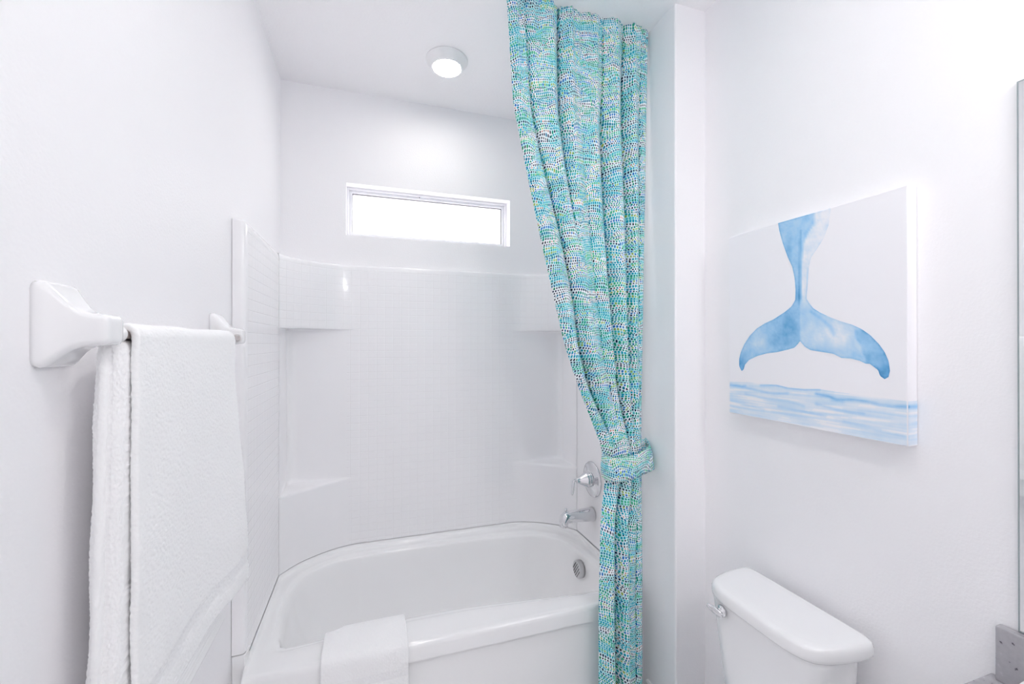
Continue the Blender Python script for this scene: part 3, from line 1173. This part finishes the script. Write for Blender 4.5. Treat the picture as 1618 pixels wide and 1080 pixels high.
def hand_fn(u, v):
    p = HPr[int(round(v * 89))]
    y, z = p.x, p.y
    x = lerp(-0.148, 0.123, u)
    x += (0.006 * (u - 0.5)) * smooth((0.46 - z) / 0.3) if v > 0.5 else 0
    # the tub's inner edge bows: follow it
    if v < 0.4:
        y += -0.022 * smooth((0.35 - u) / 0.35)
    z += 0.0022 * math.exp(-((u - 0.24) / 0.04) ** 2) * (1 if z > 0.44 else 0)
    n_ = 0.0016 * noise.noise((u * 6, v * 12, 2.0))
    return Vector((x, y - n_ - (0.0025 * math.sin(u * 5) * smooth((0.44 - z) / 0.2) if v > 0.5 else 0), z + n_))


ht = sheet('hand_towel', hand_fn, 44, 90, [M_terry, M_flatweave], 0.012, None, 2,
           midx=lambda i, j, f: 1 if (j > 50 and 0.375 < f.calc_center_median().z < 0.402) else 0)
tag(ht, 'folded white hand towel hanging over the front rim of the bathtub', 'towel')
dm = ht.modifiers.new('pile', 'DISPLACE')
dm.texture = tx
dm.strength = 0.0028
dm.texture_coords = 'LOCAL'

# ------------------------------------------------------------------ whale tail canvas
CX, PY0, PY1, PZ0, PZ1 = 1.175, 0.651, 1.1665, 1.241, 1.8435
art = thing('canvas_picture', 'square canvas print of a blue watercolour whale tail above the toilet', 'painting', (RX, 0.91, PZ0))
obj('canvas', box_bm((CX, PY0, PZ0), (RX - 0.001, PY1, PZ1), 0.0015, 2), M_canvas, art, smooth=False)

TAIL = [(0.98, 1.843), (0.976, 1.819), (0.964, 1.777), (0.949, 1.735), (0.934, 1.702), (0.927, 1.67), (0.924, 1.635), (0.925, 1.605), (0.937, 1.587),
        (0.957, 1.573), (0.996, 1.552), (1.027, 1.541), (1.056, 1.526), (1.083, 1.503), (1.104, 1.476), (1.118, 1.45), (1.125, 1.426), (1.125, 1.403),
        (1.115, 1.386), (1.107, 1.392), (1.102, 1.408), (1.085, 1.425), (1.053, 1.439), (1.018, 1.448), (0.985, 1.452), (0.95, 1.46), (0.928, 1.466),
        (0.917, 1.477), (0.911, 1.486), (0.906, 1.48), (0.896, 1.469), (0.88, 1.46), (0.845, 1.455), (0.817, 1.451), (0.797, 1.441), (0.773, 1.44),
        (0.752, 1.435), (0.738, 1.428), (0.73, 1.429), (0.711, 1.414), (0.707, 1.4), (0.697, 1.393), (0.689, 1.399), (0.686, 1.414), (0.689, 1.437),
        (0.697, 1.458), (0.709, 1.477), (0.728, 1.499), (0.748, 1.515), (0.771, 1.527), (0.799, 1.537), (0.826, 1.549), (0.852, 1.563), (0.872, 1.577),
        (0.884, 1.593), (0.891, 1.605), (0.891, 1.611), (0.888, 1.644), (0.885, 1.69), (0.878, 1.719), (0.858, 1.744), (0.842, 1.766), (0.829, 1.799),
        (0.823, 1.842)]


def inside(y, z, poly):
    r = False
    for (a, b), (c, d) in zip(poly, poly[1:] + poly[:1]):
        if (b > z) != (d > z) and y < (c - a) * (z - b) / (d - b) + a:
            r = not r
    return r


def edge_dist(y, z, poly, closed=True):
    best = 9
    q = Vector((y, z))
    pp = list(zip(poly, poly[1:] + poly[:1])) if closed else list(zip(poly, poly[1:]))
    for a, b in pp:
        a, b = Vector(a), Vector(b)
        d = b - a
        t = max(0, min(1, (q - a).dot(d) / max(1e-12, d.dot(d))))
        best = min(best, (q - (a + d * t)).length)
    return best


SPINE = [(0.909, 1.801), (0.911, 1.70), (0.913, 1.61), (0.913, 1.486)]
DARKR = [(0.868, 1.85), (0.868, 1.814), (0.888, 1.787), (0.899, 1.763), (0.905, 1.70), (0.907, 1.61), (0.912, 1.55)]


def blob(y, z, cy, cz, ry, rz):
    return math.exp(-(((y - cy) / ry) ** 2 + ((z - cz) / rz) ** 2))


def tail_pigment(y, z):
    e = edge_dist(y, z, TAIL)
    # the stem
    lim = interp([(b, a) for a, b in DARKR], z)
    left = smooth((y - lim + 0.003) / 0.006)
    ds = lerp(0.085 - 0.055 * smooth((z - 1.72) / 0.1) * smooth((0.86 - y) / 0.02), 0.38, left)
    ds += left * (0.20 * blob(y, z, 0.945, 1.755, 0.012, 0.03) + 0.16 * smooth((1.70 - z) / 0.1))
    ds += 0.26 * math.exp(-(edge_dist(y, z, SPINE, False) / 0.0035) ** 2)
    # far fluke: darker near the stem, light in the middle
    df = 0.40 + 0.30 * blob(y, z, 0.945, 1.535, 0.028, 0.04) + 0.20 * blob(y, z, 0.985, 1.49, 0.035, 0.03) - 0.17 * blob(y, z, 1.045, 1.485, 0.035, 0.028)
    df += 0.36 * blob(y, z, 1.116, 1.405, 0.022, 0.026)
    # near fluke
    dn = 0.30 - 0.12 * blob(y, z, 0.86, 1.50, 0.03, 0.03) - 0.22 * blob(y, z, 0.805, 1.50, 0.035, 0.04)
    yb = 0.766 - 0.9 * max(0.0, 1.505 - z) ** 1.6 * 3 + 0.006 * noise.noise((z * 60, 2.0, 0.0)) + 2.2 * max(0.0, 1.47 - z) ** 1.5
    dn += 0.22 * smooth((yb - y) / 0.006) * smooth((1.516 - z) / 0.005) - 0.10 * blob(y, z, 0.745, 1.465, 0.022, 0.025)
    dn += 0.24 * blob(y, z, 0.698, 1.41, 0.016, 0.022) + 0.14 * blob(y, z, 0.745, 1.445, 0.025, 0.012)
    dn += 0.18 * math.exp(-(edge_dist(y, z, [(0.878, 1.568), (0.846, 1.543), (0.825, 1.523), (0.816, 1.503)], False) / 0.005) ** 2)
    dn += 0.16 * blob(y, z, 0.84, 1.46, 0.05, 0.009)
    fl = lerp(dn, df, smooth((y - 0.9105) / 0.003))
    d = lerp(fl, ds, smooth((z - 1.575) / 0.04))
    pale = (z > 1.60 and y < 0.885) or (z > 1.505 and 0.775 < y < 0.835)
    d += (0.03 if pale else 0.20) * math.exp(-(e / 0.0025) ** 2)
    return max(0.02, d + 0.09 * noise.noise((y * 45, z * 45, 0.0)) + 0.06 * noise.noise((y * 140, z * 140, 4.0)))


def painted_mesh(name, poly, pig, step, x, extra=None):
    """flat outline filled with a fine grid, pigment stored per vertex"""
    ys = [p[0] for p in poly]
    zs = [p[1] for p in poly]
    bm = bmesh.new()
    outline = resample(poly, int(sum((Vector(a) - Vector(b)).length for a, b in zip(poly, poly[1:] + poly[:1])) / step), True)
    vs = [bm.verts.new((x, p.x, p.y)) for p in outline]
    bm.faces.new(vs)
    nx = int((max(ys) - min(ys)) / step)
    nz = int((max(zs) - min(zs)) / step)
    for k in range(1, nx):
        yy = min(ys) + (max(ys) - min(ys)) * k / nx
        bmesh.ops.bisect_plane(bm, geom=bm.verts[:] + bm.edges[:] + bm.faces[:], plane_co=(x, yy, 0), plane_no=(0, 1, 0))
    for k in range(1, nz):
        zz = min(zs) + (max(zs) - min(zs)) * k / nz
        bmesh.ops.bisect_plane(bm, geom=bm.verts[:] + bm.edges[:] + bm.faces[:], plane_co=(x, 0, zz), plane_no=(0, 0, 1))
    if extra:
        extra(bm)
    for f in bm.faces:
        f.normal_update()
        if f.normal.x > 0:
            f.normal_flip()
    o = obj(name, bm, M_water, art, smooth=False, recalc=False)
    at = o.data.attributes.new('pigment', 'FLOAT', 'POINT')
    for v in o.data.vertices:
        at.data[v.index].value = pig(v.co.y, v.co.z)
    return o


painted_mesh('whale_tail', TAIL, tail_pigment, 0.005, CX - 0.0006)

SEA_TOP = [(1.1645, 1.347), (1.085, 1.352), (1.03, 1.3505), (0.987, 1.353), (0.947, 1.348), (0.9, 1.349), (0.854, 1.353), (0.809, 1.350), (0.736, 1.349), (0.671, 1.346),
           (0.6525, 1.346)]
STROKES = [([(1.165, 1.338), (1.115, 1.336), (1.10, 1.338)], .004, .35), ([(1.165, 1.334), (1.108, 1.334), (1.047, 1.328), (1.002, 1.323), (0.949, 1.331)], .0035, .22),
           ([(1.042, 1.346), (0.987, 1.351), (0.947, 1.346), (0.9, 1.347), (0.854, 1.352)], .003, .34),
           ([(0.864, 1.339), (0.829, 1.336), (0.809, 1.330), (0.765, 1.335), (0.736, 1.334), (0.708, 1.330), (0.679, 1.330), (0.653, 1.333)], .0038, .42),
           ([(0.864, 1.311), (0.813, 1.304), (0.773, 1.302), (0.743, 1.303)], .0035, .24), ([(0.82, 1.328), (0.795, 1.326)], .005, .18),
           ([(1.10, 1.312), (1.02, 1.305), (0.95, 1.308), (0.90, 1.300)], .0035, .16), ([(0.98, 1.288), (0.90, 1.285), (0.84, 1.280)], .0035, .18),
           ([(1.16, 1.282), (1.09, 1.276), (1.03, 1.270)], .003, .14), ([(0.79, 1.275), (0.70, 1.268), (0.655, 1.262)], .004, .12)]


def sea_pigment(y, z):
    d = 0.125
    # thin streaks lying along the water, pale gaps between
    st = noise.noise((y * 9 + 3, (z + 0.03 * (y - 0.9)) * 150, 1.0))
    d += 0.16 * st
    if st < -0.25:
        d *= 0.45
    for pl, w, a in STROKES:
        e = edge_dist(y, z, pl, False)
        d += 0.8 * a * math.exp(-(e / w) ** 2)
    return max(0.0, d)


SEA = SEA_TOP + [(0.6525, PZ0 + 0.0018), (1.1648, PZ0 + 0.0018)]
painted_mesh('painted_sea', SEA, sea_pigment, 0.0035, CX - 0.0006)
# the sea wraps round the edge that faces the mirror
bm = bmesh.new()
nx_, nz_ = 10, 30
gg = [[bm.verts.new((lerp(CX + 0.0012, RX - 0.0015, i / nx_), PY0 - 0.0006, lerp(PZ0 + 0.0018, 1.3455, k / nz_))) for i in range(nx_ + 1)] for k in range(nz_ + 1)]
for k in range(nz_):
    for i in range(nx_):
        bm.faces.new((gg[k][i], gg[k][i + 1], gg[k + 1][i + 1], gg[k + 1][i]))
o = obj('sea_edge', bm, M_water, art, smooth=False, recalc=False)
at = o.data.attributes.new('pigment', 'FLOAT', 'POINT')
for v in o.data.vertices:
    at.data[v.index].value = sea_pigment(PY0 - (v.co.x - CX) + 0.004, v.co.z) + 0.30 * math.exp(-((v.co.z - 1.3325) / 0.004) ** 2)

# ------------------------------------------------------------------ toilet
TYC = 0.903
toi = thing('toilet', 'white two-piece toilet with a chrome lever under the whale canvas', 'toilet', (1.0, TYC, 0))


def lid_outline(grow=0.0, back=0.0):
    half = [(0.9750, 0.0), (0.9750, 0.06), (0.9770, 0.10), (0.9810, 0.122), (0.9880, 0.143), (0.9980, 0.158), (1.012, 0.1685), (1.035, 0.1775), (1.07, 0.186),
            (1.11, 0.191), (1.145, 0.192), (1.160, 0.190), (1.170, 0.184), (1.176, 0.172), (1.178, 0.15), (1.178, 0.0)]
    cx = 1.08
    pts = [(cx + (x - cx) * (1 + grow / 0.12), y + (grow if y > 0.0 else 0)) for x, y in half]
    full = [(x, TYC + y) for x, y in pts] + [(x, TYC - y) for x, y in reversed(pts[1:-1])]
    return resample(full, 96, True)


bm = bmesh.new()
rings = []
for gr, z in ((-0.008, 0.7175), (-0.002, 0.7175), (0.0, 0.7200), (0.0008, 0.728), (0.0004, 0.738), (-0.001, 0.745), (-0.004, 0.7505), (-0.010, 0.7540), (-0.02, 0.7555), (-0.05, 0.7560)):
    rings.append([(p.x, p.y, z) for p in lid_outline(gr)])
add_rings(bm, rings, True, True, True)
obj('tank_lid', bm, M_china, toi)


def tank_outline(w, x0, x1, r):
    pts = [((x0 + x1) / 2 + a, TYC + b) for a, b in rrect((x1 - x0) / 2, w, r, 8)]
    return resample(pts, 80, True)


bm = bmesh.new()
rings = []
for z, w, x0, r in ((0.405, 0.145, 1.022, 0.045), (0.415, 0.150, 1.016, 0.05), (0.50, 0.156, 1.008, 0.05), (0.60, 0.163, 0.998, 0.05), (0.70, 0.170, 0.989, 0.05), (0.7185, 0.1715, 0.987, 0.05)):
    rings.append([(p.x, p.y, z) for p in tank_outline(w, x0, 1.174, r)])
add_rings(bm, rings, True, True, True)
obj('tank', bm, M_china, toi)
# flush lever on the front left of the tank
bm = bmesh.new()
lx, ly, lz = 0.9885, 1.008, 0.690
add_lathe(bm, [(0.0165, 0.0), (0.017, -0.004), (0.0145, -0.008), (0.010, -0.010), (0.010, -0.016)], (lx, ly, lz), 'X', 32)
lv = obj('flush_lever', bm, M_chrome, toi)
bm = bmesh.new()
pth = catmull([(lx - 0.016, ly - 0.016, lz - 0.005), (lx - 0.020, ly, lz), (lx - 0.025, ly + 0.016, lz + 0.005), (lx - 0.033, ly + 0.027, lz + 0.010)], 6)
add_tube(bm, pth, [interp([(0, 0.005), (0.2, 0.0105), (0.5, 0.0115), (0.8, 0.008), (1, 0.005)], k / (len(pth) - 1)) for k in range(len(pth))], 16, 0.6, (1, 0, 0))
obj('lever_arm', bm, M_chrome, lv)


def oval(xc, rx, ry, n=56, sq=0.0):
    return [(xc + rx * math.cos(2 * PI * k / n), TYC + ry * math.sin(2 * PI * k / n)) for k in range(n)]


bm = bmesh.new()
rings = []
for z, xc, rx, ry in ((0.0, 0.86, 0.23, 0.105), (0.03, 0.86, 0.225, 0.100), (0.15, 0.85, 0.20, 0.095), (0.25, 0.82, 0.225, 0.135), (0.34, 0.79, 0.255, 0.175), (0.385, 0.775, 0.265, 0.185),
                      (0.398, 0.775, 0.262, 0.182)):
    rings.append([(x, y, z) for x, y in oval(xc, rx, ry)])
add_rings(bm, rings, True, True, True)
add_box(bm, (0.94, TYC - 0.12, 0.25), (1.18, TYC + 0.12, 0.404), 0.02)
obj('bowl', bm, M_china, toi)
bm = bmesh.new()
rings = [[(x, y, z) for x, y in oval(0.765, 0.262 - d, 0.187 - d)] for z, d in ((0.400, 0.0), (0.416, 0.0), (0.421, 0.004))]
add_rings(bm, rings, True, True, True)
obj('seat', bm, M_china, toi)
bm = bmesh.new()
rings = [[(x, y, z) for x, y in oval(0.765, 0.260 - d, 0.185 - d)] for z, d in ((0.423, 0.0), (0.436, 0.0), (0.442, 0.006), (0.444, 0.03))]
add_rings(bm, rings, True, True, True)
obj('seat_cover', bm, M_china, toi)

# ------------------------------------------------------------------ vanity: cabinet, stone top, mirror, towel, added unseen lamp
CT = 0.806
CE = 0.527
bm = bmesh.new()
add_box(bm, (0.66, -0.85, CT - 0.03), (RX - 0.0005, CE, CT), 0.003)
ct = obj('countertop', bm, M_stone, None, smooth=False)
tag(ct, 'grey speckled stone countertop with backsplash under the mirror', 'countertop')
obj('backsplash', box_bm((1.190, -0.85, CT), (RX - 0.0005, 0.5135, 0.9145), 0.0025), M_stone, ct, smooth=False)
cab = thing('vanity_cabinet', 'white vanity cabinet carrying the grey stone countertop', 'cabinet', (0.95, -0.17, 0))
obj('cabinet_body', box_bm((0.70, -0.83, 0.0), (RX - 0.0005, 0.505, CT - 0.031), 0.002), M_cabinet, cab, smooth=False)
for k in range(3):
    y0 = -0.81 + k * 0.437
    dr = obj('door', box_bm((0.681, y0, 0.11), (0.6995, y0 + 0.425, CT - 0.05), 0.003), M_cabinet, cab, smooth=False)
    bm = bmesh.new()
    add_tube(bm, [(0.668, y0 + 0.38, 0.55), (0.668, y0 + 0.38, 0.67)], 0.005, 12)
    add_tube(bm, [(0.682, y0 + 0.38, 0.56), (0.668, y0 + 0.38, 0.56)], 0.004, 10)
    add_tube(bm, [(0.682, y0 + 0.38, 0.66), (0.668, y0 + 0.38, 0.66)], 0.004, 10)
    obj('handle', bm, M_nickel, dr)

mir_t = thing('mirror', 'large frameless wall mirror resting on the grey stone backsplash', 'mirror', (RX, -0.2, 0.916))
obj('glass_edge', box_bm((RX - 0.0062, -0.84, 0.9155), (RX - 0.0004, 0.4865, 1.992), 0.0008, 1), M_mirror_edge, mir_t, smooth=False)
bm = bmesh.new()
v = [bm.verts.new(p) for p in ((RX - 0.0066, -0.837, 0.9185), (RX - 0.0066, -0.837, 1.989), (RX - 0.0066, 0.4835, 1.989), (RX - 0.0066, 0.4835, 0.9185))]
bm.faces.new(v)
obj('mirror_glass', bm, M_mirror, mir_t, smooth=False)


def cloth_fn(u, v):
    x = lerp(1.075, 1.172, u)
    prof = [(0.30, 0.811), (0.30, 0.84), (0.31, 0.852), (0.36, 0.856), (0.44, 0.855), (0.468, 0.850), (0.474, 0.835), (0.474, 0.811)]
    k = v * (len(prof) - 1)
    i = min(int(k), len(prof) - 2)
    y, z = lerp2(prof[i], prof[i + 1], k - i)
    return Vector((x + 0.003 * noise.noise((u * 3, v * 9, 1)), y, z + 0.003 * noise.noise((u * 5, v * 5, 7))))


bm = bmesh.new()
secs = []
for k in range(15):
    x = lerp(1.093, 1.184, k / 14)
    e = 0.6 + 0.4 * math.sin(PI * min(1, max(0, (k + 0.6) / 15.2))) ** 0.4
    secs.append([(x, 0.365 + a * (0.9 + 0.1 * e), CT + 0.0375 + b * (0.8 + 0.2 * e)) for a, b in rrect(0.081, 0.0365, 0.014, 6)])
add_rings(bm, secs, True, True, True)
o = obj('washcloth', bm, M_terry)
tag(o, 'folded white cloth on the grey stone countertop below the mirror', 'towel')

vl = thing('vanity_fill_lamp', 'unseen three-globe wall lamp added above the mirror to light the room', 'wall lamp', (RX, -0.18, 2.20))  # invented fixture out of view, put in to brighten the room
obj('back_plate', box_bm((RX - 0.025, -0.50, 2.17), (RX - 0.001, 0.14, 2.23), 0.006), M_nickel, vl, smooth=False)
for k in range(3):
    y = -0.42 + k * 0.24
    bm = bmesh.new()
    add_lathe(bm, [(0.02, -0.02), (0.02, -0.075), (0.03, -0.085), (0.03, -0.095)], (RX, y, 2.20), 'X', 24)
    ar = obj('lamp_holder', bm, M_nickel, vl)
    bm = bmesh.new()
    bmesh.ops.create_uvsphere(bm, u_segments=32, v_segments=20, radius=0.065, matrix=Matrix.Translation((RX - 0.150, y, 2.20)))
    obj('globe', bm, M_globe_fill, vl)

# ------------------------------------------------------------------ daylight, camera, view
w = bpy.data.worlds.new('daylight')
sc.world = w
w.use_nodes = True
bgd = w.node_tree.nodes['Background']
bgd.inputs['Color'].default_value = (1.0, 0.975, 0.99, 1)
bgd.inputs['Strength'].default_value = 0.95

cam = bpy.data.cameras.new('camera')
cam.sensor_width = 36.0
cam.lens = 677.47 / 1618 * 36.0
cam.clip_start = 0.02
co = bpy.data.objects.new('camera', cam)
co.location = (0, 0, 1.48)
co.rotation_euler = (PI / 2 + 0.0022, 0, -0.3197)
C.objects.link(co)
sc.camera = co

sc.view_settings.view_transform = 'Standard'
sc.view_settings.look = 'None'
sc.view_settings.exposure = 2.37
sc.view_settings.gamma = 1.0
sc.view_settings.use_curve_mapping = False
try:
    sc.cycles.max_bounces = 16
    sc.cycles.diffuse_bounces = 12
    sc.cycles.glossy_bounces = 6
    sc.cycles.caustics_reflective = False
    sc.cycles.caustics_refractive = False
    sc.cycles.sample_clamp_indirect = 8.0
except Exception:
    pass
